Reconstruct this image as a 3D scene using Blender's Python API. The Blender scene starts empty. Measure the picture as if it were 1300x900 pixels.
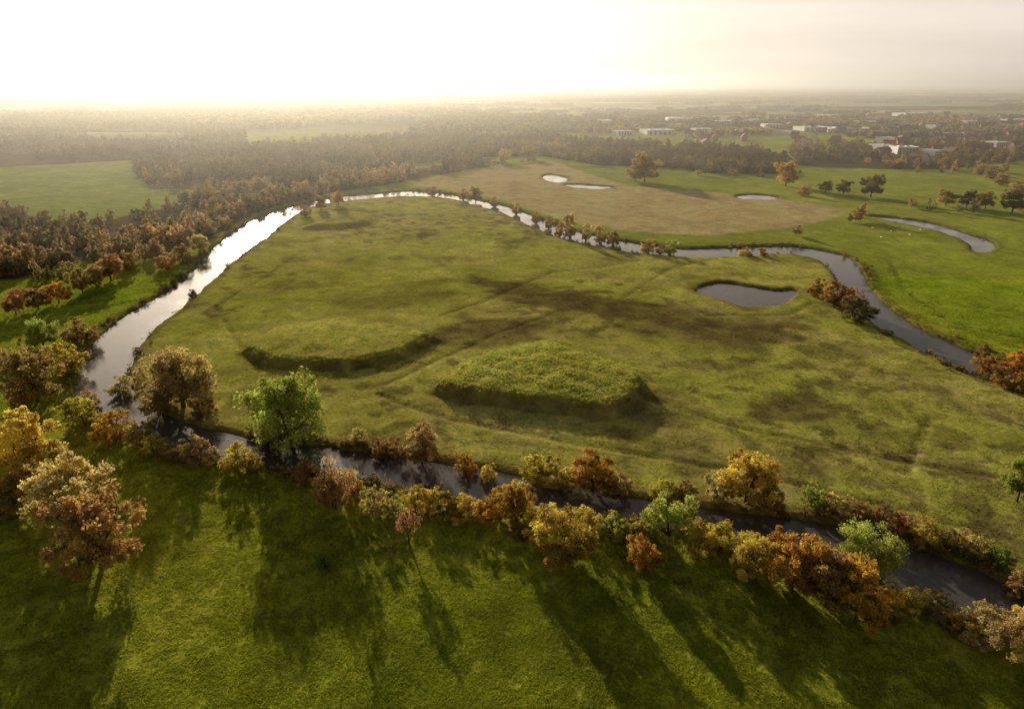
import bpy, math, random
import numpy as np
rng=np.random.default_rng(7); random.seed(7)
scene=bpy.context.scene
R=math.radians
# ---------------------------------------------------------------- camera (drone, 90 m up)
H=90.0; F=863.0; PITCH=math.atan(345/863.0); cp,sp=math.cos(PITCH),math.sin(PITCH)
cam=bpy.data.cameras.new("camera"); co=bpy.data.objects.new("camera",cam); scene.collection.objects.link(co)
co.location=(0,0,H); co.rotation_euler=(math.pi/2-PITCH,0,0)
cam.sensor_width=36; cam.lens=F/1300*36; cam.clip_end=90000; cam.clip_start=1
scene.camera=co
scene.view_settings.view_transform='Standard'; scene.view_settings.look='None'; scene.view_settings.exposure=0
def G(px,py):
    cx=(px-650)/F; cy=(450-py)/F
    y=cp+sp*cy; z=-sp+cp*cy; t=-H/z
    return (cx*t,y*t)
def GL(l): return [G(*p) for p in l]
# ---------------------------------------------------------------- light
EL=R(13.3); AZ=R(-20.5)
sd=(math.sin(AZ)*math.cos(EL),math.cos(AZ)*math.cos(EL),math.sin(EL))
import mathutils
sl=bpy.data.lights.new("sun",'SUN'); sl.energy=5; sl.angle=R(0.5); sl.color=(1,.88,.66)
so=bpy.data.objects.new("sun",sl); scene.collection.objects.link(so)
so.rotation_euler=mathutils.Vector(sd).to_track_quat('Z','Y').to_euler()
w=bpy.data.worlds.new("World"); scene.world=w; w.use_nodes=True
nt=w.node_tree; bg=nt.nodes['Background']
sky=nt.nodes.new('ShaderNodeTexSky'); sky.sky_type='NISHITA'; sky.sun_disc=False
sky.sun_elevation=EL; sky.sun_rotation=AZ; sky.air_density=1.0; sky.dust_density=4.0; sky.ozone_density=1.0; sky.altitude=50
hs=nt.nodes.new('ShaderNodeHueSaturation'); hs.inputs['Saturation'].default_value=.5
mx=nt.nodes.new('ShaderNodeMix'); mx.data_type='RGBA'; mx.blend_type='MULTIPLY'; mx.inputs[0].default_value=1
mx.inputs[7].default_value=(1.0,.94,.86,1)
nt.links.new(sky.outputs[0],hs.inputs['Color']); nt.links.new(hs.outputs[0],mx.inputs[6])
tc=nt.nodes.new('ShaderNodeTexCoord'); sx=nt.nodes.new('ShaderNodeSeparateXYZ'); nt.links.new(tc.outputs['Generated'],sx.inputs[0])
mr=nt.nodes.new('ShaderNodeMapRange'); mr.interpolation_type='SMOOTHSTEP'; mr.inputs[1].default_value=.04; mr.inputs[2].default_value=.34; mr.inputs[3].default_value=1; mr.inputs[4].default_value=0; nt.links.new(sx.outputs[2],mr.inputs[0])
my=nt.nodes.new('ShaderNodeMapRange'); my.inputs[1].default_value=-.4; my.inputs[2].default_value=.4; my.inputs[3].default_value=.25; my.inputs[4].default_value=1; nt.links.new(sx.outputs[1],my.inputs[0])
mp=nt.nodes.new('ShaderNodeMapping'); mp.inputs['Scale'].default_value=(2,2,16); nt.links.new(tc.outputs['Generated'],mp.inputs[0])
cn=nt.nodes.new('ShaderNodeTexNoise'); cn.inputs['Scale'].default_value=1.6; cn.inputs['Detail'].default_value=5; nt.links.new(mp.outputs[0],cn.inputs['Vector'])
cr=nt.nodes.new('ShaderNodeMapRange'); cr.inputs[1].default_value=.3; cr.inputs[2].default_value=.7; cr.inputs[3].default_value=.88; cr.inputs[4].default_value=1.12; nt.links.new(cn.outputs[0],cr.inputs[0])
m2=nt.nodes.new('ShaderNodeMath'); m2.operation='MULTIPLY'; nt.links.new(mr.outputs[0],m2.inputs[0]); nt.links.new(cr.outputs[0],m2.inputs[1])
m3=nt.nodes.new('ShaderNodeMath'); m3.operation='MULTIPLY'; nt.links.new(m2.outputs[0],m3.inputs[0]); nt.links.new(my.outputs[0],m3.inputs[1])
vs=nt.nodes.new('ShaderNodeVectorMath'); vs.operation='SCALE'; vs.inputs[0].default_value=(14.0,12.4,11.2); nt.links.new(m3.outputs[0],vs.inputs['Scale'])
ad=nt.nodes.new('ShaderNodeVectorMath'); ad.operation='ADD'; nt.links.new(mx.outputs[2],ad.inputs[0]); nt.links.new(vs.outputs[0],ad.inputs[1])
nt.links.new(ad.outputs[0],bg.inputs[0])
bg.inputs[1].default_value=.05
# ---------------------------------------------------------------- noise / sdf helpers
_tab=rng.random((16,256,256))
def vn(x,y,s,seed=0):
    x=np.asarray(x)/s+seed*17.3; y=np.asarray(y)/s+seed*9.1
    xi=np.floor(x).astype(int); yi=np.floor(y).astype(int); fx=x-xi; fy=y-yi
    fx=fx*fx*(3-2*fx); fy=fy*fy*(3-2*fy); T=_tab[seed%16]
    a=T[xi%256,yi%256]; b=T[(xi+1)%256,yi%256]; c=T[xi%256,(yi+1)%256]; d=T[(xi+1)%256,(yi+1)%256]
    return (a*(1-fx)+b*fx)*(1-fy)+(c*(1-fx)+d*fx)*fy
def fbm(x,y,s,seed=0,o=4):
    r=0;a=1;t=0
    for i in range(o):
        r=r+a*vn(x,y,s/2**i,seed+i); t+=a; a*=.55
    return r/t
def catmull(pts,n=3,closed=False):
    out=[];N=len(pts)
    for i in range(N if closed else N-1):
        if closed: p0,p1,p2,p3=[pts[(i+k)%N] for k in (-1,0,1,2)]
        else: p0,p1,p2,p3=pts[max(i-1,0)],pts[i],pts[i+1],pts[min(i+2,N-1)]
        for k in range(n):
            t=k/n
            out.append(tuple(.5*((2*p1[j])+(-p0[j]+p2[j])*t+(2*p0[j]-5*p1[j]+4*p2[j]-p3[j])*t*t+(-p0[j]+3*p1[j]-3*p2[j]+p3[j])*t**3) for j in (0,1)))
    if not closed: out.append(pts[-1])
    return out
def psd(x,y,poly,margin=60):
    P=np.array(poly); out=np.full(x.shape,-1e4)
    m=(x>P[:,0].min()-margin)&(x<P[:,0].max()+margin)&(y>P[:,1].min()-margin)&(y<P[:,1].max()+margin)
    X=x[m];Y=y[m]; d=np.full(X.shape,1e9); ins=np.zeros(X.shape,bool)
    for i in range(len(P)):
        ax,ay=P[i-1];bx,by=P[i]
        ex,ey=bx-ax,by-ay; L=ex*ex+ey*ey+1e-9
        t=np.clip(((X-ax)*ex+(Y-ay)*ey)/L,0,1)
        d=np.minimum(d,(X-ax-t*ex)**2+(Y-ay-t*ey)**2)
        if ay!=by:
            c=((ay>Y)!=(by>Y))&(X<(bx-ax)*(Y-ay)/(by-ay)+ax); ins^=c
    d=np.sqrt(d); out[m]=np.where(ins,d,-d); return out
def lsd(x,y,line,margin=30):
    P=np.array(line); out=np.full(x.shape,1e4)
    m=(x>P[:,0].min()-margin)&(x<P[:,0].max()+margin)&(y>P[:,1].min()-margin)&(y<P[:,1].max()+margin)
    X=x[m];Y=y[m]; d=np.full(X.shape,1e9)
    for i in range(1,len(P)):
        ax,ay=P[i-1];bx,by=P[i]; ex,ey=bx-ax,by-ay; L=ex*ex+ey*ey+1e-9
        t=np.clip(((X-ax)*ex+(Y-ay)*ey)/L,0,1); d=np.minimum(d,(X-ax-t*ex)**2+(Y-ay-t*ey)**2)
    out[m]=np.sqrt(d); return out
def ss(a,b,x):
    t=np.clip((x-a)/(b-a),0,1); return t*t*(3-2*t)
# ---------------------------------------------------------------- map of the place
inner=[(1420,800),(1330,770),(1240,722),(1150,690),(1060,668),(980,655),(900,645),(830,635),(760,622),(700,607),(640,597),(580,588),(520,580),(460,572),(400,566),(340,560),(290,548),(240,538),(195,520),(172,500),(160,480),(163,460),(175,435),(195,412),(225,390),(262,358),(300,325),(335,300),(365,277),(388,264),(410,258),(440,254),(480,250),(525,248),
 (570,251),(600,259),(640,270),(685,290),(725,304),(780,315),(830,322),(880,325),(940,324),(1000,321),(1035,327),(1055,338),(1065,355),(1075,375),(1100,400),(1130,420),(1170,440),(1210,462),(1300,495),(1420,530)]
outer=[(1420,850),(1330,822),(1240,788),(1170,760),(1100,722),(1040,700),(950,682),(870,668),(780,655),(700,642),(640,634),(580,626),(520,614),(460,604),(400,598),(350,592),(300,583),(250,570),(205,555),(160,537),(120,517),(98,495),(103,470),(116,440),(138,415),(170,393),(205,372),(238,350),(266,320),(290,300),(320,280),(350,268),(372,261),(400,254),(440,248),(480,245),(525,242),
 (570,246),(605,253),(645,262),(690,279),(730,292),(780,303),(830,311),(880,315),(940,313),(1000,311),(1045,317),(1075,325),(1092,340),(1100,362),(1125,385),(1150,405),(1190,425),(1240,447),(1300,470),(1420,500)]
RIV=catmull(GL(inner),3)+catmull(GL(outer),3)[::-1]
PONDS=[catmull(GL(p),3,True) for p in [
 [(885,368),(915,358),(950,362),(985,368),(1010,367),(988,385),(945,387),(915,378)],
 [(1100,273),(1140,276),(1190,284),(1228,296),(1258,306),(1258,317),(1240,318),(1232,308),(1195,293),(1140,281)],
 [(690,224),(700,221),(718,225),(716,230),(700,230)],
 [(722,233),(760,235),(780,237),(760,239),(726,237)],
 [(938,248),(960,246),(986,249),(984,252),(945,252)]]]
MOUND1=GL([(318,448),(352,424),(430,411),(500,420),(545,432),(505,453),(440,465),(345,462)])
MOUND2=GL([(562,497),(590,472),(690,448),(745,462),(802,487),(795,518),(765,526),(660,512),(580,503)])
GOLD=GL([(520,236),(560,222),(640,212),(700,205),(760,225),(800,236),(900,244),(1000,254),(1085,267),(1060,278),(1000,290),(900,300),(830,297),(760,290),(700,276),(640,255),(570,242)])
BROWN=[GL(p) for p in [[(600,352),(700,364),(800,375),(900,388),(1000,416),(1055,438),(960,448),(860,434),(760,413),(700,394),(630,374)],
 [(548,434),(590,408),(690,395),(730,405),(690,432),(600,446)],[(930,515),(1000,502),(1095,530),(1060,550),(980,540)],
 [(385,291),(420,280),(482,272),(470,286),(430,291)],[(440,380),(560,350),(580,380),(480,400)],[(1110,600),(1150,585),(1190,610),(1140,618)]]]
LEFTF=GL([(-200,235),(0,222),(170,207),(180,235),(262,245),(230,262),(100,281),(0,270),(-200,300)])
MEADOW=GL([(p) for p in inner])
DITCH=[GL(l) for l in [[(275,388),(300,372),(335,352),(385,318)],[(275,388),(300,430),(330,470)],[(490,488),(560,455),(640,420),(700,400)],
 [(480,500),(560,530),(660,550),(800,575),(950,600),(1120,640)],[(800,500),(950,545),(1150,585),(1330,615)],[(790,380),(850,340),(900,330)],
 [(1180,530),(1165,560),(1150,600)],[(0,420),(90,400),(180,380)],[(1130,330),(1150,370),(1210,410),(1300,430)],[(895,325),(990,355),(1060,350)],
 [(870,385),(900,400),(1000,400),(1030,385)],[(560,400),(620,380),(700,345),(790,335)]]]
TRACK=[catmull(GL(l),4) for l in [[(810,492),(900,520),(1000,548),(1150,575),(1330,600)],[(812,500),(900,530),(1000,560),(1150,588),(1330,616)],[(500,575),(640,560),(780,592),(950,618),(1100,650),(1250,690)],[(740,600),(900,560),(1100,575),(1320,650)],
 [(520,480),(560,458),(600,448)],[(850,500),(1000,470),(1200,480)],[(300,500),(420,500),(520,520),(560,560)],[(1130,300),(1200,340),(1330,360)],[(240,480),(300,400),(420,340),(560,300)],
 [(600,560),(760,575),(900,600),(1040,628),(1200,670)],[(640,350),(740,340),(860,365)],[(690,548),(900,590),(1100,632),(1290,668)]]]
WOODS=[GL(p) for p in [
 [(170,212),(300,192),(400,180),(560,172),(700,176),(800,182),(960,192),(1000,205),(990,220),(930,222),(850,214),(760,210),(680,198),(620,200),(560,204),(480,216),(380,236),(300,242),(190,240)],
 [(-150,160),(0,155),(150,150),(310,163),(315,188),(180,203),(0,213),(-150,225)],
 [(-60,275),(0,271),(100,285),(200,266),(262,250),(330,236),(420,230),(520,216),(620,201),(640,208),(520,230),(420,246),(375,256),(322,272),(262,306),(200,330),(110,334),(0,322),(-60,320)],
 [(1000,186),(1300,176),(1420,180),(1420,205),(1300,205),(1200,216),(1050,214),(1010,210)],
 [(-50,330),(0,328),(90,335),(60,352),(0,356),(-50,358)],
 [(640,192),(660,186),(720,190),(700,200)]]]
def ground_h(x,y,riv=None):
    h=(fbm(x,y,60,1)-.5)*1.2+(fbm(x,y,9,5,3)-.5)*.35
    r=np.hypot(x,y); h*=1-ss(1200,2500,r)
    for M,hh,rg_ in((MOUND1,3.3,.16),(MOUND2,4.8,.34)):
        s=psd(x,y,M,30)+(fbm(x,y,12,3)-.5)*3.6
        h+=hh*(ss(-4.4,1.0,s)*.85+.15*ss(0,12,s))*(1+rg_*(fbm(x,y,4,9)-.5))
    s=psd(x,y,BROWN[3],30); h+=2.6*ss(-5,5,s)
    for D in DITCH:
        d=lsd(x,y,D,20); h-=.28*(1-ss(.4,2.4,d))
    if riv is not None: h=np.where(riv>-8, h*ss(-2,-8,riv)+0, h); h=h-3.0*ss(-2.2,1.2,riv)
    return h
def river_sd(x,y):
    s=psd(x,y,RIV,70)
    for p in PONDS: s=np.maximum(s,psd(x,y,p,40))
    return s+(fbm(x,y,9,2,3)-.5)*2.6
def albedo(x,y,riv):
    n1=fbm(x,y,90,4)[...,None]; n2=fbm(x,y,22,6)[...,None]; n3=fbm(x,y,5,8,3)[...,None]
    near=np.array((.39,.47,.04)); right=np.array((.42,.46,.06)); mead=np.array((.64,.57,.125))
    c=near+(np.array((.55,.51,.06))-near)*ss(.35,.7,n1)*.6
    far=(y>330)[...,None]; c=np.where(far,right*(.8+.4*n1),c)
    def blend(c,col,m): return c+(np.array(col)-c)*m[...,None]
    ins=psd(x,y,MEADOW,50); m=ss(-2,2,ins)
    c=blend(c,mead,m)
    g=ss(.42,.62,fbm(x,y,55,12)); c=c+(np.array((.49,.51,.08))-c)*(g*m*.6)[...,None]
    g=ss(.52,.7,fbm(x+y*.5,y,26,13)); c=c+(np.array((.60,.46,.18))-c)*(g*m*.45)[...,None]
    edge=(fbm(x,y,12,7)-.5)*14
    s=psd(x,y,GOLD,40)+edge*.4; c=blend(c,(.73,.55,.235),ss(-1,2,s))
    for i,b in enumerate(BROWN):
        if i==3: continue
        s=psd(x,y,b,50)+(fbm(x*.5,y,14,7)-.5)*42; c=blend(c,(.19,.125,.055),np.clip(ss(-6,9,s)*(1.0,.85,.8,0,.45,.6)[i]*(.45+.75*fbm(x,y,6,3)),0,1))
    s=psd(x,y,LEFTF,40); c=blend(c,(.40,.46,.10),ss(-2,2,s))
    g=ss(.58,.70,fbm(x,y,17,14))*m; c=blend(c,(.24,.19,.065),g*.55)
    g=ss(.58,.66,fbm(x,y,6,15))*m*ss(.45,.6,fbm(x,y,80,2)); c=blend(c,(.18,.13,.055),g*.6)
    for D in DITCH:
        d=lsd(x,y,D,20); c=blend(c,(.16,.12,.05),(1-ss(.3,2.0,d))*.55*(.4+.6*vn(x,y,9,6)))
    for k,D in enumerate(TRACK):
        d=lsd(x,y,D,20); wv=.3+.7*vn(x,y,12,4); c=blend(c,(.20,.15,.06) if k%2 else (.70,.58,.24),(1-ss(.3,1.2,d))*.5*wv)
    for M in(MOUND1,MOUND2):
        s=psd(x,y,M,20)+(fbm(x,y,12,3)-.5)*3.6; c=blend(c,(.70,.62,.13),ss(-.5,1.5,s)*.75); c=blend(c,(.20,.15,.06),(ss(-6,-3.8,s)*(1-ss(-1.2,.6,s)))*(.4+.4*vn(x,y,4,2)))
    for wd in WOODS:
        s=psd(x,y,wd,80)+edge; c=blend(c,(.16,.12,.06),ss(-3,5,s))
    b=ss(-7,-2,riv)*(1-ss(-.5,1,riv)); c=blend(c,(.24,.165,.075),b*(.35+.6*fbm(x,y,7,10)))
    c=blend(c,(.03,.025,.018),ss(-1.3,-.6,riv))
    r=np.hypot(x,y); fm=ss(1350,1700,r)
    ang=.25; u=(x*math.cos(ang)+y*math.sin(ang))+60*vn(x,y,200,1); v=(-x*math.sin(ang)+y*math.cos(ang))+60*vn(x,y,200,2)
    cell=_tab[3][(np.floor(u/420).astype(int))%256,(np.floor(v/240).astype(int))%256]
    pal=np.array([(.36,.40,.11),(.62,.50,.26),(.30,.32,.09),(.50,.38,.2),(.46,.46,.17),(.12,.10,.05)])
    pc=pal[(cell*5.99).astype(int)]
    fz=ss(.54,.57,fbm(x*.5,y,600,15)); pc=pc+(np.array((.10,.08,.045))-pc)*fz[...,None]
    c=c+(pc-c)*fm[...,None]
    c=c*(.74+.52*n3)*(.75+.5*n2)
    return np.clip(c,0.004,.75)
def far_forest(x,y):
    return fbm(x*.5,y,600,15)>.55
# ---------------------------------------------------------------- materials
def mat(name):
    m=bpy.data.materials.new(name); m.use_nodes=True; t=m.node_tree; t.nodes.clear()
    return m,t,t.nodes,t.links
def simple(name,col,rough=.8,noise=.25,scale=3):
    m,t,n,l=mat(name); o=n.new('ShaderNodeOutputMaterial'); p=n.new('ShaderNodeBsdfPrincipled'); p.inputs['Roughness'].default_value=rough
    tx=n.new('ShaderNodeTexNoise'); tx.inputs['Scale'].default_value=scale; g=n.new('ShaderNodeNewGeometry'); l.new(g.outputs['Position'],tx.inputs['Vector'])
    r=n.new('ShaderNodeMapRange'); r.inputs[3].default_value=1-noise; r.inputs[4].default_value=1+noise; l.new(tx.outputs[0],r.inputs[0])
    v=n.new('ShaderNodeVectorMath'); v.operation='SCALE'; v.inputs[0].default_value=col; l.new(r.outputs[0],v.inputs['Scale']); l.new(v.outputs[0],p.inputs['Base Color'])
    l.new(p.outputs[0],o.inputs[0]); return m
def ground_mat():
    m,t,n,l=mat("grassland"); o=n.new('ShaderNodeOutputMaterial'); d=n.new('ShaderNodeBsdfDiffuse'); d.inputs['Roughness'].default_value=.3
    a=n.new('ShaderNodeAttribute'); a.attribute_name='Col'; g=n.new('ShaderNodeNewGeometry')
    def nz(s,det=4,ro=.6):
        x=n.new('ShaderNodeTexNoise'); x.inputs['Scale'].default_value=s; x.inputs['Detail'].default_value=det; x.inputs['Roughness'].default_value=ro; l.new(g.outputs['Position'],x.inputs['Vector']); return x
    n1=nz(.6,5,.75); n2=nz(.12,4,.65)
    def mr(x,a0,b0,lo,hi):
        r=n.new('ShaderNodeMapRange'); r.inputs[1].default_value=a0; r.inputs[2].default_value=b0; r.inputs[3].default_value=lo; r.inputs[4].default_value=hi; l.new(x,r.inputs[0]); return r
    r1=mr(n1.outputs[0],.3,.7,.68,1.32); r2=mr(n2.outputs[0],.3,.7,.85,1.15)
    mu=n.new('ShaderNodeMath'); mu.operation='MULTIPLY'; l.new(r1.outputs[0],mu.inputs[0]); l.new(r2.outputs[0],mu.inputs[1])
    v=n.new('ShaderNodeVectorMath'); v.operation='SCALE'; l.new(a.outputs['Color'],v.inputs[0]); l.new(mu.outputs[0],v.inputs['Scale']); l.new(v.outputs[0],d.inputs['Color'])
    b=n.new('ShaderNodeBump'); b.inputs['Strength'].default_value=1; b.inputs['Distance'].default_value=.34; l.new(n1.outputs[0],b.inputs['Height'])
    n3=nz(3.5,3,.7); b2=n.new('ShaderNodeBump'); b2.inputs['Strength'].default_value=1; b2.inputs['Distance'].default_value=.10; l.new(n3.outputs[0],b2.inputs['Height']); l.new(b.outputs[0],b2.inputs['Normal'])
    l.new(b2.outputs[0],d.inputs['Normal']); l.new(d.outputs[0],o.inputs[0]); return m
def water_mat():
    m,t,n,l=mat("water"); o=n.new('ShaderNodeOutputMaterial'); p=n.new('ShaderNodeBsdfPrincipled')
    p.inputs['Base Color'].default_value=(.12,.10,.095,1); p.inputs['Roughness'].default_value=.1; p.inputs['IOR'].default_value=1.55
    g=n.new('ShaderNodeNewGeometry'); x=n.new('ShaderNodeTexNoise'); x.inputs['Scale'].default_value=.9; x.inputs['Detail'].default_value=4; l.new(g.outputs['Position'],x.inputs['Vector'])
    y=n.new('ShaderNodeTexNoise'); y.inputs['Scale'].default_value=.06; y.inputs['Detail'].default_value=3; l.new(g.outputs['Position'],y.inputs['Vector'])
    r=n.new('ShaderNodeMapRange'); r.inputs[1].default_value=.4; r.inputs[2].default_value=.62; r.inputs[3].default_value=.08; r.inputs[4].default_value=.22; l.new(y.outputs[0],r.inputs[0]); l.new(r.outputs[0],p.inputs['Roughness'])
    b=n.new('ShaderNodeBump'); b.inputs['Strength'].default_value=.4; b.inputs['Distance'].default_value=.05; l.new(x.outputs[0],b.inputs['Height']); l.new(b.outputs[0],p.inputs['Normal'])
    l.new(p.outputs[0],o.inputs[0]); return m
def leaf_mat(name,mode,trans=.45):
    m,t,n,l=mat(name); o=n.new('ShaderNodeOutputMaterial'); d=n.new('ShaderNodeBsdfDiffuse'); tr=n.new('ShaderNodeBsdfTranslucent'); mix=n.new('ShaderNodeMixShader'); mix.inputs[0].default_value=trans
    if mode=='obj': a=n.new('ShaderNodeObjectInfo'); c=a.outputs['Color']
    else: a=n.new('ShaderNodeAttribute'); a.attribute_type='INSTANCER'; a.attribute_name='gcol'; c=a.outputs['Color']
    lv=n.new('ShaderNodeAttribute'); lv.attribute_name='lv'
    r=n.new('ShaderNodeMapRange'); r.inputs[3].default_value=.5; r.inputs[4].default_value=1.5; l.new(lv.outputs['Fac'],r.inputs[0])
    h=n.new('ShaderNodeHueSaturation'); hr=n.new('ShaderNodeMapRange'); hr.inputs[3].default_value=.485; hr.inputs[4].default_value=.525; l.new(lv.outputs['Fac'],hr.inputs[0]); l.new(hr.outputs[0],h.inputs['Hue'])
    l.new(r.outputs[0],h.inputs['Value']); l.new(c,h.inputs['Color'])
    l.new(h.outputs[0],d.inputs['Color']); l.new(h.outputs[0],tr.inputs['Color']); l.new(d.outputs[0],mix.inputs[1]); l.new(tr.outputs[0],mix.inputs[2]); l.new(mix.outputs[0],o.inputs[0]); return m
M_ground=ground_mat(); M_water=water_mat(); M_leaf=leaf_mat("leaves",'obj',.5); M_leafi=leaf_mat("woodland_leaves",'inst',.5); M_grass=leaf_mat("grass_blades",'inst',.5)
M_bark=simple("bark",(.12,.09,.065),.9,.4,4)
# ---------------------------------------------------------------- mesh helper
def mkmesh(name,V,Q,mats=(),midx=None,lv=None,smooth=False):
    V=np.ascontiguousarray(V,dtype=np.float32); Q=np.ascontiguousarray(Q,dtype=np.int32); k=Q.shape[1]
    me=bpy.data.meshes.new(name); me.vertices.add(len(V)); me.vertices.foreach_set('co',V.ravel())
    me.loops.add(Q.size); me.loops.foreach_set('vertex_index',Q.ravel()); me.polygons.add(len(Q))
    me.polygons.foreach_set('loop_start',np.arange(0,Q.size,k,dtype=np.int32))
    for mm in mats: me.materials.append(mm)
    if midx is not None: me.polygons.foreach_set('material_index',np.asarray(midx,dtype=np.int32))
    me.polygons.foreach_set('use_smooth',np.full(len(Q),smooth))
    if lv is not None:
        at=me.attributes.new('lv','FLOAT','POINT'); at.data.foreach_set('value',np.asarray(lv,dtype=np.float32))
    me.update(calc_edges=True); return me
def link(name,me,loc=(0,0,0)):
    o=bpy.data.objects.new(name,me); o.location=loc; scene.collection.objects.link(o); return o
# ---------------------------------------------------------------- terrain
ang=np.concatenate([np.arange(-180,-75,5),np.arange(-75,-50,.8),np.arange(-50,50,.19),np.arange(50,75,.8),np.arange(75,180,5)])
rad=[15.0]
while rad[-1]<70: rad.append(rad[-1]*1.02)
while rad[-1]<330: rad.append(rad[-1]*1.0042)
while rad[-1]<1250: rad.append(rad[-1]*1.0068)
while rad[-1]<60000: rad.append(rad[-1]*(1.02 if rad[-1]<6000 else 1.06))
rad=np.array(rad); A,RR=np.meshgrid(np.radians(ang),rad); X=(RR*np.sin(A)).ravel(); Y=(RR*np.cos(A)).ravel()
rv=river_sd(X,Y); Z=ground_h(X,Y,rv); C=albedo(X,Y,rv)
nr,na=A.shape; i=np.arange(nr-1)[:,None]*na; j=np.arange(na)[None,:]; j2=(j+1)%na
Q=np.stack([i+j,i+j2,i+na+j2,i+na+j],-1).reshape(-1,4)[:, ::-1]
V=np.stack([X,Y,Z],1)
me=mkmesh("ground",V,Q,[M_ground],smooth=True)
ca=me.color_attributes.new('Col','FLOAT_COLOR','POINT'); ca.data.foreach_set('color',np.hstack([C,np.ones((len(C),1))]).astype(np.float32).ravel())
import bmesh
bm=bmesh.new(); bm.from_mesh(me); bm.verts.ensure_lookup_table(); bm.faces.new([bm.verts[k] for k in range(na)][::-1]); bm.to_mesh(me); bm.free()
link("ground",me)
wx=np.array([[-520,30,-1],[800,30,-1],[800,1000,-1],[-520,1000,-1]]); link("river_water",mkmesh("river_water",wx,[[0,1,2,3]],[M_water]))
# ---------------------------------------------------------------- tree prototypes (unit: height 1, crown width 1)
def tube(p0,p1,r0,r1,n=5):
    p0=np.array(p0,float);p1=np.array(p1,float); d=p1-p0; d/=np.linalg.norm(d)+1e-9
    u=np.cross(d,[0,0,1.]) if abs(d[2])<.95 else np.cross(d,[1.,0,0]); u/=np.linalg.norm(u); v=np.cross(d,u)
    a=np.arange(n)*2*math.pi/n; ring=np.cos(a)[:,None]*u+np.sin(a)[:,None]*v
    V=np.vstack([p0+ring*r0,p1+ring*r1]); Q=[[k,(k+1)%n,n+(k+1)%n,n+k] for k in range(n)]; return V,np.array(Q)
def quads(c,s,rg,asp=.6,vert=False):
    N=len(c); u=rg.normal(size=(N,3)); u/=np.linalg.norm(u,axis=1)[:,None]; w_=rg.normal(size=(N,3)); v=np.cross(u,w_); v/=np.linalg.norm(v,axis=1)[:,None]
    s=s*(.6+.8*rg.random((N,1))); u=u*s; v=v*s*asp
    V=np.stack([c+u,c+v,c-u,c-v],1).reshape(-1,3); return V,np.arange(4*N).reshape(-1,4)
def tree_proto(name,seed,kind,mleaf,nl=6,nc=9,nleaf=120,ls=.022):
    rg=np.random.default_rng(seed); Vs=[];Qs=[];mi=[];lv=[];off=0
    def add(V,Q,m,l):
        nonlocal off
        Vs.append(V);Qs.append(Q+off);mi.extend([m]*len(Q));lv.append(np.broadcast_to(l,(len(V),)).copy());off+=len(V)
    low={'oak':.12,'bush':.02,'willow':.08,'bare':.2}[kind]
    lobes=[]
    for k in range(nl):
        a=2*math.pi*(k+rg.random()*.7)/nl; rr=.29*(.6+.6*rg.random()); zz=low+.16+(1-low-.40)*(.1+.85*rg.random())
        lobes.append((rr*math.cos(a),rr*math.sin(a),zz,.14+.09*rg.random()))
    if kind!='bare':
        for k in range(5):
            a=2*math.pi*(k+rg.random())/5; lobes.append((.26*math.cos(a),.26*math.sin(a),low+.16+.06*rg.random(),.15))
    lobes.append((.06*rg.normal(),.06*rg.normal(),.80,.17)); lobes.append((.08*rg.normal(),.08*rg.normal(),.56,.24))
    if kind in('oak','willow'): lobes.append((.14*rg.normal(),.14*rg.normal(),.74,.16))
    fork=np.array([.01,.0,low+.08]); 
    if kind!='bush': V,Q=tube((0,0,-.04),fork,.032,.022,7); add(V,Q,0,0)
    for lx,ly,lz,lr in lobes:
        base=fork if kind!='bush' else np.array([lx*.15,ly*.15,-.03])
        mid=base+(np.array([lx,ly,lz])-base)*.5+rg.normal(size=3)*.02
        V,Q=tube(base,mid,.016,.011);add(V,Q,0,0); V,Q=tube(mid,(lx,ly,lz),.011,.006);add(V,Q,0,0)
        lb=rg.normal()*.12
        for q in range(nc):
            d=rg.normal(size=3); d/=np.linalg.norm(d); d[2]=d[2]*.8+.15
            c=np.array([lx,ly,lz])+d*lr*(.75+.45*rg.random())
            c[2]=max(c[2],.06)
            V,Q=tube((lx,ly,lz),c+d*.02,.005,.0015,3);add(V,Q,0,0)
            if kind=='bare':
                for e in range(5):
                    V,Q=tube(c,c+rg.normal(size=3)*.06+np.array([0,0,.04]),.0022,.0008,3);add(V,Q,0,0)
            cr=.055*(.6+.7*rg.random()); n=int(nleaf*(.5+.9*rg.random()))
            P=rg.normal(size=(n,3)); P/=np.linalg.norm(P,axis=1)[:,None]; P*=cr*(rg.random((n,1))**.6)*1.55
            if kind=='willow': P[:,2]*=1.5; 
            P=P+c; P[:,2]=np.maximum(P[:,2],.01); base_l=np.clip(rg.normal(.5,.2)+lb,0,1)
            V,Q=quads(P,ls,rg); l=np.clip(base_l+rg.normal(size=n)*.13,0,1)
            add(V,Q,1,0); lv[-1]=np.repeat(l,4)
    V=np.vstack(Vs); Q=np.vstack(Qs); L=np.concatenate(lv)
    s=np.percentile(np.hypot(V[:,0],V[:,1]),97)/.5; V[:,:2]/=s; V[:,2]/=np.percentile(V[:,2],99.5)
    return mkmesh(name,V,Q,[M_bark,mleaf],mi,L)
P_oak=[tree_proto(f"oak{k}",10+k,'oak',M_leaf,nl=7,nc=8,nleaf=125,ls=.018) for k in range(5)]
P_bush=[tree_proto(f"bush{k}",30+k,'bush',M_leaf,nl=6,nc=7,nleaf=85,ls=.023) for k in range(6)]
P_will=[tree_proto(f"will{k}",50+k,'willow',M_leaf,nl=9,nc=9,nleaf=110,ls=.016) for k in range(3)]
P_bare=[tree_proto(f"bare{k}",70+k,'bare',M_leaf,nl=7,nc=10,nleaf=28,ls=.016) for k in range(3)]
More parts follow.
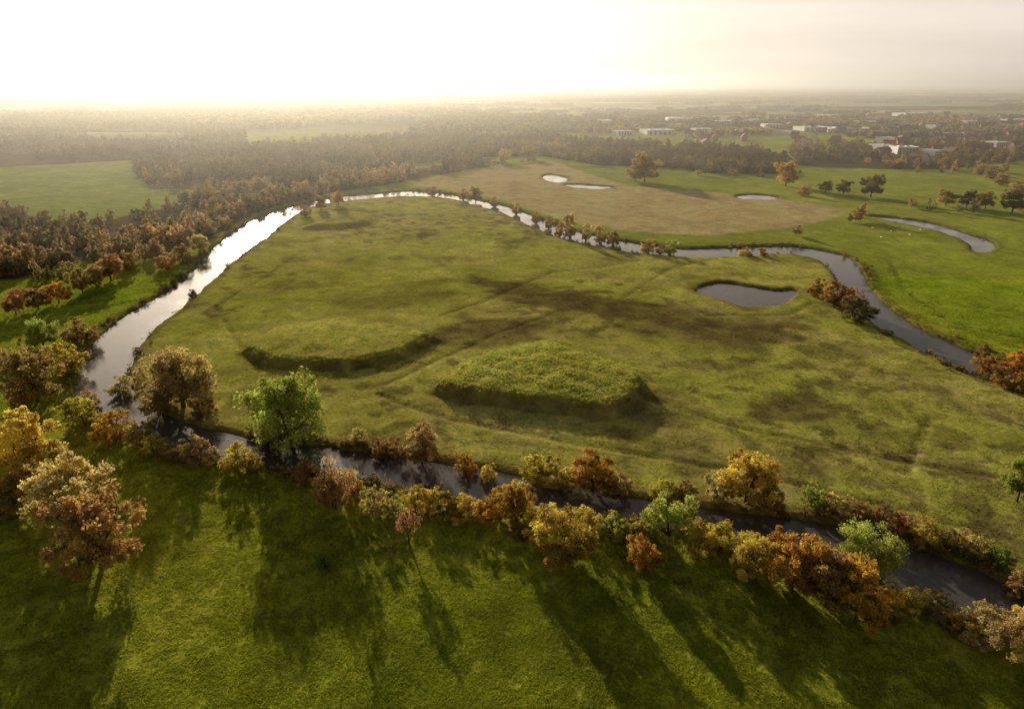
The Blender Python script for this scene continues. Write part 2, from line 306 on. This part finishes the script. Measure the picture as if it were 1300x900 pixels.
COL=dict(o=(.66,.40,.08),y=(.70,.56,.12),g=(.34,.38,.07),l=(.55,.56,.13),b=(.54,.36,.13),t=(.64,.50,.21),r=(.64,.37,.17),d=(.26,.20,.08))
TREES=[(46,558,624,108,'O','y'),(54,600,662,74,'O','b'),(102,612,694,104,'O','t'),(138,630,746,116,'O','b'),(12,612,664,64,'B','t'),
(57,412,447,44,'W','l'),(85,446,480,60,'B','y'),(52,462,522,78,'O','b'),(38,438,466,36,'B','t'),(105,410,442,50,'B','b'),(115,490,517,32,'B','b'),(156,476,504,42,'B','t'),(30,490,520,40,'B','o'),(10,440,470,30,'B','t'),
(236,465,530,92,'W','t'),(206,490,528,60,'B','t'),(374,483,582,114,'W','l'),(346,545,580,50,'B','d'),(262,500,532,40,'B','t'),
(112,522,552,66,'B','y'),(150,530,568,60,'B','o'),(182,540,572,50,'B','t'),(200,553,588,48,'B','y'),(253,546,600,64,'B','t'),(228,562,592,40,'B','b'),(308,578,608,58,'B','y'),(388,584,620,40,'B','b'),
(428,575,658,50,'R','r'),(424,598,655,48,'O','r'),(448,598,632,36,'B','o'),(478,622,662,46,'B','t'),(500,630,658,34,'B','t'),(456,542,570,32,'B','t'),(490,556,582,40,'B','b'),(536,548,594,52,'O','t'),(592,576,602,34,'B','o'),(620,582,610,28,'B','y'),
(520,648,700,40,'R','r'),(530,618,652,46,'B','y'),(556,620,664,58,'B','y'),(590,625,668,56,'B','y'),(622,630,670,46,'B','o'),(652,616,676,56,'O','o'),(690,642,684,56,'B','y'),(712,660,734,88,'O','y'),(742,648,688,60,'B','y'),(778,652,692,56,'B','l'),(812,654,702,60,'B','y'),(846,650,706,68,'O','l'),(880,656,716,74,'B','y'),(912,664,712,56,'B','y'),(814,678,736,50,'O','o'),(660,660,690,36,'B','b'),
(684,586,620,66,'B','y'),(716,594,624,50,'B','t'),(752,580,628,58,'O','o'),(786,600,630,42,'B','t'),(838,606,640,42,'B','y'),(866,612,640,40,'B','b'),(912,598,644,50,'B','t'),(944,594,652,74,'O','y'),(976,615,655,46,'B','b'),(1030,612,652,42,'B','l'),(1058,630,664,48,'B','t'),(1086,636,668,46,'B','b'),(1114,642,676,46,'B','b'),(1170,656,698,48,'B','y'),(1140,650,682,36,'B','r'),(1226,674,710,44,'B','t'),(1200,668,700,36,'B','b'),(1290,716,760,46,'B','b'),(1264,690,726,36,'B','g'),
(956,676,752,72,'O','y'),(1000,672,772,94,'O','o'),(1042,712,790,82,'O','b'),(1080,720,814,88,'O','o'),(1094,678,746,84,'W','l'),(940,700,742,46,'B','y'),(1140,742,790,50,'B','y'),(1116,760,800,44,'B','b'),(1186,758,796,50,'B','t'),(1238,774,836,84,'B','t'),(1282,778,864,94,'O','t'),(1215,778,815,44,'B','o'),
(1288,580,646,50,'O','g'),(1250,446,480,46,'B','o'),(1288,444,480,38,'O','o'),(1272,476,494,36,'B','b'),(1292,478,500,26,'B','y'),(1310,450,500,50,'B','o'),
(412,702,726,24,'B','g'),
(1060,362,392,48,'B','b'),(1085,388,414,52,'B','d'),(1036,358,378,32,'B','b'),(1078,372,398,42,'B','r'),
(724,272,302,22,'B','t'),(710,280,300,16,'B','b'),(744,284,305,18,'B','t'),(762,284,309,22,'B','t'),(778,290,311,18,'B','b'),(822,300,321,22,'B','t'),(850,300,323,24,'B','l'),(838,308,322,14,'B','b'),(946,312,326,22,'B','t'),(968,314,326,14,'B','b'),(604,238,256,20,'O','t'),(588,240,253,14,'B','b'),(628,248,262,16,'B','t'),(655,256,272,14,'B','t'),(680,266,283,14,'B','b'),(548,236,248,16,'B','b'),(697,272,290,14,'B','t'),
(818,209,233,40,'O','b'),(806,214,232,22,'O','b'),(997,213,238,30,'O','o'),(1105,231,252,32,'O','d'),(1047,230,246,18,'O','b'),(1070,233,248,20,'O','d'),(1020,238,250,22,'B','b'),(640,190,208,20,'O','y'),(672,186,204,18,'O','t'),
(1200,247,263,24,'O','b'),(1226,249,265,24,'O','d'),(1250,251,267,24,'O','b'),(1284,252,272,34,'O','d'),(1245,208,222,20,'B','b'),(1258,215,228,22,'B','b'),(1270,222,236,22,'B','r'),(1290,232,246,22,'B','b'),
(22,374,404,32,'O','r'),(50,366,396,30,'O','b'),(76,356,388,30,'O','o'),(106,344,376,32,'O','b'),(142,326,360,38,'O','r'),(124,338,368,26,'O','t'),(165,318,345,26,'B','b'),(388,262,276,20,'B','b'),(245,366,376,16,'B','d'),
(255,298,322,24,'O','t'),(232,312,336,26,'B','b'),(212,320,344,26,'B','r'),(430,246,262,18,'O','r'),(408,248,268,16,'O','b')]
KN={'O':("oak_tree",P_oak),'B':("riverside_shrub",P_bush),'W':("willow_tree",P_will),'R':("birch_tree",P_bare)}
def height_at(x,y):
    a=np.array([x]);b=np.array([y]); return float(ground_h(a,b,river_sd(a,b))[0])
for (x,yt,yb,wd,kd,cl) in TREES:
    dl=PITCH+math.atan((yb-450)/F); gx,gy=G(x,yb); dist=math.hypot(gy,H); mpp=dist*math.cos(dl-PITCH)/F
    W=wd*mpp; E=(yb-yt)*mpp; Ht=(E-.55*W*math.sin(dl))/math.cos(dl); Ht=max(Ht,W*{'B':.6,'O':.9,'W':.82,'R':1.2}[kd])
    gy+=W*.36; gx*=gy/(gy-W*.36)
    nm,ps=KN[kd]; o=bpy.data.objects.new(nm,random.choice(ps)); scene.collection.objects.link(o)
    k=.9 if kd=='B' else 1.0
    o.location=(gx,gy,max(height_at(gx,gy),-1.0)); o.rotation_euler=(0,0,random.random()*6.28); o.scale=(W*k,W*k*random.uniform(.85,1.1),Ht*random.uniform(.92,1.15))
    c=COL[cl]; f=random.uniform(.85,1.15); o.color=(c[0]*f,c[1]*f*random.uniform(.92,1.08),c[2]*f,1)
# ---------------------------------------------------------------- geometry-nodes scatter
def scatter(name,pts,rot,scl,idx,col,protos):
    coll=bpy.data.collections.new(name+"_parts")
    for k,p in enumerate(protos):
        coll.objects.link(bpy.data.objects.new(f"{name}_part_{k:02d}",p))
    me=bpy.data.meshes.new(name); N=len(pts); me.vertices.add(N); me.vertices.foreach_set('co',np.asarray(pts,dtype=np.float32).ravel())
    a=me.attributes.new('rot','FLOAT_VECTOR','POINT'); r3=np.zeros((N,3),dtype=np.float32); r3[:,2]=rot; a.data.foreach_set('vector',r3.ravel())
    a=me.attributes.new('scl','FLOAT_VECTOR','POINT'); a.data.foreach_set('vector',np.asarray(scl,dtype=np.float32).ravel())
    a=me.attributes.new('idx','INT','POINT'); a.data.foreach_set('value',np.asarray(idx,dtype=np.int32))
    a=me.attributes.new('gcol','FLOAT_COLOR','POINT'); a.data.foreach_set('color',np.hstack([col,np.ones((N,1))]).astype(np.float32).ravel())
    o=link(name,me)
    ng=bpy.data.node_groups.new(name+"_gn",'GeometryNodeTree'); ng.interface.new_socket('Geometry',in_out='INPUT',socket_type='NodeSocketGeometry'); ng.interface.new_socket('Geometry',in_out='OUTPUT',socket_type='NodeSocketGeometry')
    n=ng.nodes;l=ng.links; gi=n.new('NodeGroupInput'); go=n.new('NodeGroupOutput'); ip=n.new('GeometryNodeInstanceOnPoints'); ci=n.new('GeometryNodeCollectionInfo')
    ci.inputs['Collection'].default_value=coll; ci.inputs['Separate Children'].default_value=True; ci.inputs['Reset Children'].default_value=True
    def na(nm,t):
        q=n.new('GeometryNodeInputNamedAttribute'); q.data_type=t; q.inputs['Name'].default_value=nm; return next(s for s in q.outputs if s.enabled and s.name=='Attribute')
    l.new(gi.outputs[0],ip.inputs['Points']); l.new(ci.outputs[0],ip.inputs['Instance']); ip.inputs['Pick Instance'].default_value=True
    l.new(na('idx','INT'),ip.inputs['Instance Index']); l.new(na('scl','FLOAT_VECTOR'),ip.inputs['Scale'])
    e=n.new('FunctionNodeEulerToRotation'); l.new(na('rot','FLOAT_VECTOR'),e.inputs[0]); l.new(e.outputs[0],ip.inputs['Rotation'])
    l.new(ip.outputs[0],go.inputs[0]); md=o.modifiers.new("scatter",'NODES'); md.node_group=ng; return o
WARE=[(758,157,34,.1,1),(812,163,22,.2,1),(868,154,44,-.1,1),(834,170,38,.15,1),(790,171,24,.3,.9),(915,158,24,.1,1),(960,156,28,.3,1),(1030,166,36,.1,1.),(1072,168,52,-.05,1.1),(1128,181,22,.4,1),(1146,195,26,-.1,1.2),(1118,190,18,.2,.9),(1156,148,34,.1,1.2),(1230,158,30,.2,1),(1288,156,26,.1,1),(1000,172,20,.5,.9),(890,168,24,.1,.9),(1180,198,16,.3,1),(940,170,22,.2,.8),(1210,174,24,.1,.9),(1262,186,20,.2,.9),(980,162,24,0,.9),(1100,158,26,.1,.9),(1190,164,22,.2,1),(855,162,20,0,.9),(1050,150,24,.1,1)]
def clear_of_town(x,y):
    ok=np.ones(x.shape,bool)
    for q in WARE:
        gx,gy=G(q[0],q[1]); hw=q[2]*gy/F*.46
        ok&=~((np.abs(x-gx*y/gy)<hw+4)&(y<gy+25)&(y>gy-120))
    return ok
WP=[tree_proto(f"wood{k}",90+k,'oak',M_leafi,nl=5,nc=5,nleaf=14,ls=.05) for k in range(4)]+[tree_proto(f"woodb{k}",96+k,'bush',M_leafi,nl=5,nc=4,nleaf=14,ls=.05) for k in range(2)]
pts=[];cols=[]
PALW=[np.array([(.27,.21,.11),(.22,.20,.10),(.38,.26,.12),(.20,.19,.08)]),np.array([(.22,.19,.10),(.28,.21,.11)]),np.array([(.50,.32,.14),(.40,.30,.14),(.58,.40,.18),(.34,.31,.10)]),np.array([(.28,.23,.10),(.50,.32,.12),(.18,.17,.08)]),np.array([(.5,.32,.14),(.36,.27,.12)]),np.array([(.44,.34,.12)])]
for k,wd in enumerate(WOODS):
    P=np.array(wd); ar=(np.ptp(P[:,0]))*(np.ptp(P[:,1])); sp_=[7.5,10,6.6,12,6,8][k]; n=int(ar/sp_**2)
    x=rng.uniform(P[:,0].min(),P[:,0].max(),n); y=rng.uniform(P[:,1].min(),P[:,1].max(),n)
    s=psd(x,y,wd,80)+(fbm(x,y,30,7)-.5)*20; m=(s>0)&(river_sd(x,y)<-4)&clear_of_town(x,y)
    if k==3: m&=fbm(x,y,90,9)>.42
    if k==2: m&=fbm(x,y,35,9)>.45
    if k in(0,1): m&=(fbm(x*.35,y,60,10)>.42)
    x=x[m];y=y[m]; pts.append(np.stack([x,y,np.zeros_like(x)],1)); cc=PALW[k][rng.integers(0,len(PALW[k]),len(x))]*(.55+.95*vn(x,y,70,3))[:,None]; cols.append(cc)
for ln in [[(0,345),(60,360),(130,330)],[(1000,190),(1180,210),(1300,212)],[(560,222),(640,210),(700,203)],[(860,222),(1000,226)],[(1150,222),(1240,216),(1300,222)],[(1000,300),(1080,288),(1095,270)],[(1130,262),(1200,268),(1300,276)],[(380,240),(450,240),(520,232)],[(320,186),(440,176),(550,164)],[(1040,135),(1180,140),(1300,142)]]:
    L=np.array(GL(ln))
    for a,b in zip(L[:-1],L[1:]):
        d=np.linalg.norm(b-a); n=int(d/9); t=rng.random(n); t=t[rng.random(n)<.55]; p=a+(b-a)*t[:,None]+rng.normal(size=(len(t),2))*2.5
        m=river_sd(p[:,0],p[:,1])<-3; p=p[m]; pts.append(np.hstack([p,np.zeros((len(p),1))])); cols.append(PALW[2][rng.integers(0,4,len(p))])
pts=np.vstack(pts); cols=np.vstack(cols); N=len(pts); hh=rng.uniform(4.5,12,N); ww=rng.uniform(4.5,9,N)
scatter("woodland_trees",pts,rng.random(N)*6.28,np.stack([ww,ww,hh],1),rng.integers(0,6,N),cols,WP)
def grove(seed):
    rg=np.random.default_rng(seed); Vs=[];Ls=[]
    for k in range(34):
        cx,cy=rg.uniform(-45,45),rg.uniform(-30,30); h=rg.uniform(6,13); P=rg.normal(size=(60,3)); P/=np.linalg.norm(P,axis=1)[:,None]
        P=P*np.array([5,5,h*.4])*(rg.random((60,1))**.3)+np.array([cx,cy,h*.55]); V,_=quads(P,1.7,rg,.8); Vs.append(V); Ls.append(np.full(len(V),np.clip(rg.normal(.5,.25),0,1)))
    V=np.vstack(Vs); return mkmesh("grove",V,np.arange(len(V)).reshape(-1,4),[M_leafi],None,np.concatenate(Ls))
GP=[grove(s) for s in range(4)]
n=26000; rr=np.sqrt(rng.uniform(1350**2,9500**2,n)); aa=rng.uniform(R(-45),R(45),n)
x=rr*np.sin(aa); y=rr*np.cos(aa); keep=rng.random(n)<np.clip(2600/rr,0,1)
v=(-x*math.sin(.25)+y*math.cos(.25))+60*vn(x,y,200,2)
ffm=far_forest(x,y)
hedge=(np.abs((v/480)%1-.0)<.06)&(rng.random(n)<.9)
town=(psd(x,y,GL([(740,172),(740,150),(900,146),(1300,140),(1420,140),(1420,176),(1000,186),(860,180)]),10)>0)
clear=np.zeros(n,bool)
for q in [[(318,188),(312,170),(430,158),(560,157),(540,164),(440,172)],[(1035,140),(1040,132),(1180,134),(1300,136),(1300,146),(1150,144)]]: clear|=psd(x,y,GL(q),10)>0
m=keep&(ffm|hedge|(rng.random(n)<.03))&~clear&(~town|(rng.random(n)<.6))&clear_of_town(x,y)
inw=np.zeros(n,bool)
for wd in WOODS+[LEFTF]: inw|=psd(x,y,wd,60)>-30
m&=~inw
x=x[m];y=y[m];N=len(x); sc=.7+.5*rng.random(N)+np.clip((rr[m]-2500)/6000,0,1)*.8
sz=.8+.4*rng.random(N)
scatter("distant_woods",np.stack([x,y,np.zeros(N)],1),rng.normal(size=N)*.2+.25,np.stack([sc,sc*.8,sz],1),rng.integers(0,4,N),PALW[0][rng.integers(0,4,N)]*(.5+.7*vn(x,y,300,5))[:,None],GP)
SP=[tree_proto(f"scr{k}",200+k,'bush',M_leafi,nl=4,nc=4,nleaf=18,ls=.05) for k in range(4)]
L=np.array(RIV); seg=np.roll(L,-1,0)-L; ln=np.linalg.norm(seg,axis=1); ok=ln<60; n=9000
pi=rng.choice(len(L),n,p=(ln*ok)/(ln*ok).sum()); t=rng.random(n); p=L[pi]+seg[pi]*t[:,None]+rng.normal(size=(n,2))*2.6
s=river_sd(p[:,0],p[:,1]); dn=fbm(p[:,0],p[:,1],25,5); outer_side=psd(p[:,0],p[:,1],MEADOW,50)<-8
lowpart=p[:,1]<230
m=(s<-.7)&(s>-7)&(rng.random(n)<np.where(lowpart,np.where(outer_side,.95,.6),np.where(outer_side,.45,.16))*ss(.35,.6,dn))
p=p[m];N=len(p); hz=rng.uniform(.6,2.3,N); ww=hz*rng.uniform(1,1.8,N)
PS=np.array([(.44,.33,.15),(.52,.41,.18),(.36,.24,.11),(.56,.36,.12),(.34,.32,.09)])
sz_=ground_h(p[:,0],p[:,1],river_sd(p[:,0],p[:,1]))
scatter("bank_scrub",np.hstack([p,np.maximum(sz_,-1)[:,None]-.1]),rng.random(N)*6.28,np.stack([ww,ww,hz],1),rng.integers(0,4,N),PS[rng.integers(0,5,N)],SP)
# ---------------------------------------------------------------- grass
def grass_patch(seed):
    rg=np.random.default_rng(seed); nb=120; c=rg.uniform(-1.5,1.5,(nb,2)); 
    cl=rg.uniform(-1.4,1.4,(12,2)); k=rg.integers(0,12,nb); w_=rg.random(nb)<.6; c[w_]=cl[k[w_]]+rg.normal(size=(w_.sum(),2))*.13
    a=rg.random(nb)*6.28; wdt=.04+.04*rg.random(nb); h=.08+.14*rg.random(nb); lean=rg.normal(size=(nb,2))*.07
    dx=np.cos(a)*wdt; dy=np.sin(a)*wdt; z0=np.full(nb,-.05)
    V=np.stack([np.stack([c[:,0]-dx,c[:,1]-dy,z0],1),np.stack([c[:,0]+dx,c[:,1]+dy,z0],1),np.stack([c[:,0]+dx*.3+lean[:,0],c[:,1]+dy*.3+lean[:,1],h],1),np.stack([c[:,0]-dx*.6+lean[:,0],c[:,1]-dy*.6+lean[:,1],h*.9],1)],1).reshape(-1,3)
    return mkmesh("grass",V,np.arange(4*nb).reshape(-1,4),[M_grass],None,np.repeat(rg.random(nb),4))
GRP=[grass_patch(s) for s in range(6)]
n=44000; rr=70*(400/70)**(rng.random(n)); aa=rng.uniform(R(-48),R(48),n); x=rr*np.sin(aa);y=rr*np.cos(aa)
s=river_sd(x,y); im=psd(x,y,MEADOW,50)>-2
mnd=psd(x,y,MOUND2,20)>-1
m=(s<-1.6)&(rng.random(n)<np.where(im&~mnd,.35,1)*(.3+.9*fbm(x,y,14,3))); x=x[m];y=y[m];rr=rr[m];s=s[m];im=im[m];mnd=mnd[m]
z=ground_h(x,y,s); c=albedo(x,y,s); N=len(x); sc=np.clip(rr/160,.8,1.6)
sz=np.clip(rr/180,.9,1.2)*rng.uniform(.6,1.2,N)*np.where(mnd,1.5,np.where(im,.65,1))
scatter("meadow_grass",np.stack([x,y,z],1),rng.random(N)*6.28,np.stack([sc,sc,sz],1),rng.integers(0,6,N),np.clip(c*.9,0,.5),GRP)
# ---------------------------------------------------------------- buildings
M_white=simple("white_cladding",(.82,.79,.74),.5,.06,.2); M_grey=simple("pale_metal_roof",(.86,.84,.80),.4,.06,.2); M_brick=simple("brick",(.36,.19,.13),.9,.2,2)
M_tile=simple("roof_tile",(.32,.15,.10),.8,.25,1.5); M_glass=simple("window_glass",(.05,.06,.07),.15,.1,1); M_door=simple("door",(.12,.09,.07),.6,.1,1)
def boxes(name,bs,mt):
    V=[];Q=[]
    for (x0,x1,y0,y1,z0,z1) in bs:
        o=len(V); V+=[(x0,y0,z0),(x1,y0,z0),(x1,y1,z0),(x0,y1,z0),(x0,y0,z1),(x1,y0,z1),(x1,y1,z1),(x0,y1,z1)]
        Q+=[[o+k for k in f] for f in((0,3,2,1),(4,5,6,7),(0,1,5,4),(1,2,6,5),(2,3,7,6),(3,0,4,7))]
    return mkmesh(name,V,Q,[mt])
def assemble(nm,parts,loc,rot,scl=(1,1,1)):
    e=bpy.data.objects.new(nm,None); e.location=loc; e.rotation_euler=(0,0,rot); e.scale=scl; scene.collection.objects.link(e)
    for pn,me in parts:
        o=bpy.data.objects.new(pn,me); o.parent=e; scene.collection.objects.link(o)
def gable(mt_w,mt_r,w=10,d=8,h=5,rh=3.5):
    a,b=w/2,d/2
    V=[(-a,-b,0),(a,-b,0),(a,b,0),(-a,b,0),(-a,-b,h),(a,-b,h),(a,b,h),(-a,b,h),(-a,0,h+rh),(a,0,h+rh)]
    me=bpy.data.meshes.new("walls"); me.from_pydata(V,[],[(0,1,5,4),(2,3,7,6),(1,2,6,9,5),(3,0,4,8,7)]); me.materials.append(mt_w)
    e=.5; r0=h+rh+.25; k=rh/b
    V=[(-a-e,-b-e,h-e*k+.25),(a+e,-b-e,h-e*k+.25),(a+e,0,r0),(-a-e,0,r0),(a+e,b+e,h-e*k+.25),(-a-e,b+e,h-e*k+.25)]; V2=[(x,y,z-.2) for x,y,z in V]
    mr=bpy.data.meshes.new("roof"); mr.from_pydata(V+V2,[],[(0,1,2,3),(3,2,4,5),(6,9,8,7),(9,11,10,8),(0,6,7,1),(5,4,10,11),(1,7,8,2),(2,8,10,4),(0,3,9,6),(3,5,11,9)]); mr.materials.append(mt_r)
    return me,mr
hw,hr=gable(M_brick,M_tile); hwin=boxes("windows",[(x,x+1.2,s*4.0-.04,s*4.0+.04,z,z+1.3) for x in(-4,-1.8,2.6) for s in(-1,1) for z in(1,3.4)],M_glass)
hdoor=boxes("door",[(.6,1.6,-4.05,-3.96,0,2.1)],M_door); hch=boxes("chimney",[(2.2,3,.4,1.1,6,9.4)],M_brick)
hw2,_=gable(M_white,M_tile)
WH=[("walls",boxes("walls",[(-30,30,-15,15,0,8)],M_white)),("roof",boxes("roof",[(-29.6,29.6,-14.6,14.6,8.01,8.4),(-18,-12,-4,4,8.41,9.4),(4,14,-3,3,8.41,9.3)],M_grey)),
      ("parapet",boxes("parapet",[(-30.2,30.2,-15.2,-14.8,7.6,8.9),(-30.2,30.2,14.8,15.2,7.6,8.9),(-30.2,-29.8,-14.7,14.7,7.6,8.9),(29.8,30.2,-14.7,14.7,7.6,8.9)],M_white)),
      ("loading_doors",boxes("doors",[(x,x+4,-15.06,-14.97,0,4.5) for x in(-24,-14,-4,6,16)],M_door)),("windows",boxes("windows",[(x,x+6,-15.06,-14.97,5.5,7) for x in(-26,-16,-6,4,14,22)],M_glass))]
for (px,py,wp,rot,hz) in WARE:
    gx,gy=G(px,py); mpp=gy/F*1.02; s=wp*mpp/60*.9; assemble("warehouse",WH,(gx,gy,0),rot,(s,max(min(s*1.7,2.6),1.0),hz*.9))
HT=GL([(860,182),(900,150),(1300,146),(1300,200),(1190,212),(1020,200)]); P=np.array(HT); c=0
while c<130:
    x=random.uniform(P[:,0].min(),P[:,0].max()); y=random.uniform(P[:,1].min(),P[:,1].max())
    if psd(np.array([x]),np.array([y]),HT)[0]<0 or random.random()<y/4200: continue
    s=random.uniform(1.1,1.7); assemble("brick_house",[("walls",hw if c%3 else hw2),("roof",hr),("windows",hwin),("door",hdoor),("chimney",hch)],(x,y,0),random.random()*3.1,(s,s,random.uniform(1.1,1.5))); c+=1
# ---------------------------------------------------------------- cattle
def cow_mesh():
    V=[(0,0,1.15),(.55,0,1.2),(1.0,0,1.3),(1.35,0,1.25),(1.6,0,1.0),(-.55,0,1.2),(-.85,0,1.2),(.5,.2,.85),(.52,.22,.45),(.5,.22,.03),(.5,-.2,.85),(.58,-.22,.45),(.55,-.22,.03),(-.7,.2,.85),(-.82,.22,.48),(-.76,.22,.03),(-.7,-.2,.85),(-.85,-.22,.48),(-.8,-.22,.03),(-1.0,0,.7),(1.3,.2,1.35),(1.3,-.2,1.35)]
    E=[(0,1),(1,2),(2,3),(3,4),(0,5),(5,6),(1,7),(7,8),(8,9),(1,10),(10,11),(11,12),(5,13),(13,14),(14,15),(5,16),(16,17),(17,18),(6,19),(3,20),(3,21)]
    Rr=[.38,.36,.22,.16,.1,.35,.2,.15,.07,.06,.15,.07,.06,.17,.08,.06,.17,.08,.06,.04,.04,.04]
    me=bpy.data.meshes.new("cow"); me.from_pydata(V,E,[]); o=bpy.data.objects.new("tmp",me); scene.collection.objects.link(o)
    md=o.modifiers.new("s",'SKIN')
    if not me.skin_vertices: 
        bm=bmesh.new(); bm.from_mesh(me); bm.verts.layers.skin.verify(); bm.to_mesh(me); bm.free()
    for k,sv in enumerate(me.skin_vertices[0].data): sv.radius=(Rr[k],Rr[k]); sv.use_root=(k==0)
    sb=o.modifiers.new("b",'SUBSURF'); sb.levels=1
    dg=bpy.context.evaluated_depsgraph_get(); dg.update(); m2=bpy.data.meshes.new_from_object(o.evaluated_get(dg)); bpy.data.objects.remove(o); return m2
cm=cow_mesh(); m_,t,n_,l_=mat("cow_hide"); o_=n_.new('ShaderNodeOutputMaterial'); p_=n_.new('ShaderNodeBsdfPrincipled'); tc=n_.new('ShaderNodeTexCoord'); nz=n_.new('ShaderNodeTexNoise'); nz.inputs['Scale'].default_value=1.6; rp=n_.new('ShaderNodeValToRGB'); rp.color_ramp.interpolation='CONSTANT'; rp.color_ramp.elements[0].color=(.12,.09,.07,1); rp.color_ramp.elements[1].position=.42; rp.color_ramp.elements[1].color=(.8,.76,.68,1)
l_.new(tc.outputs['Object'],nz.inputs[0]); l_.new(nz.outputs[0],rp.inputs[0]); l_.new(rp.outputs[0],p_.inputs['Base Color']); l_.new(p_.outputs[0],o_.inputs[0]); cm.materials.clear(); cm.materials.append(m_)
for (px,py) in [(1108,292),(1122,285),(1131,296),(1142,290),(1155,301),(1168,294),(1118,304),(1250,300)]:
    gx,gy=G(px,py); o=link("cow",cm,(gx,gy,height_at(gx,gy))); o.rotation_euler=(0,0,random.random()*6.28)
# ---------------------------------------------------------------- haze layer (morning mist lying over the far land)
m,t,n,l=mat("haze"); o=n.new('ShaderNodeOutputMaterial'); vs=n.new('ShaderNodeVolumeScatter'); vs.inputs['Color'].default_value=(1,.94,.86,1); vs.inputs['Density'].default_value=1/4200; vs.inputs['Anisotropy'].default_value=.57; l.new(vs.outputs[0],o.inputs['Volume'])
link("haze",boxes("haze",[(-16000,16000,320,24000,-12,165)],m))
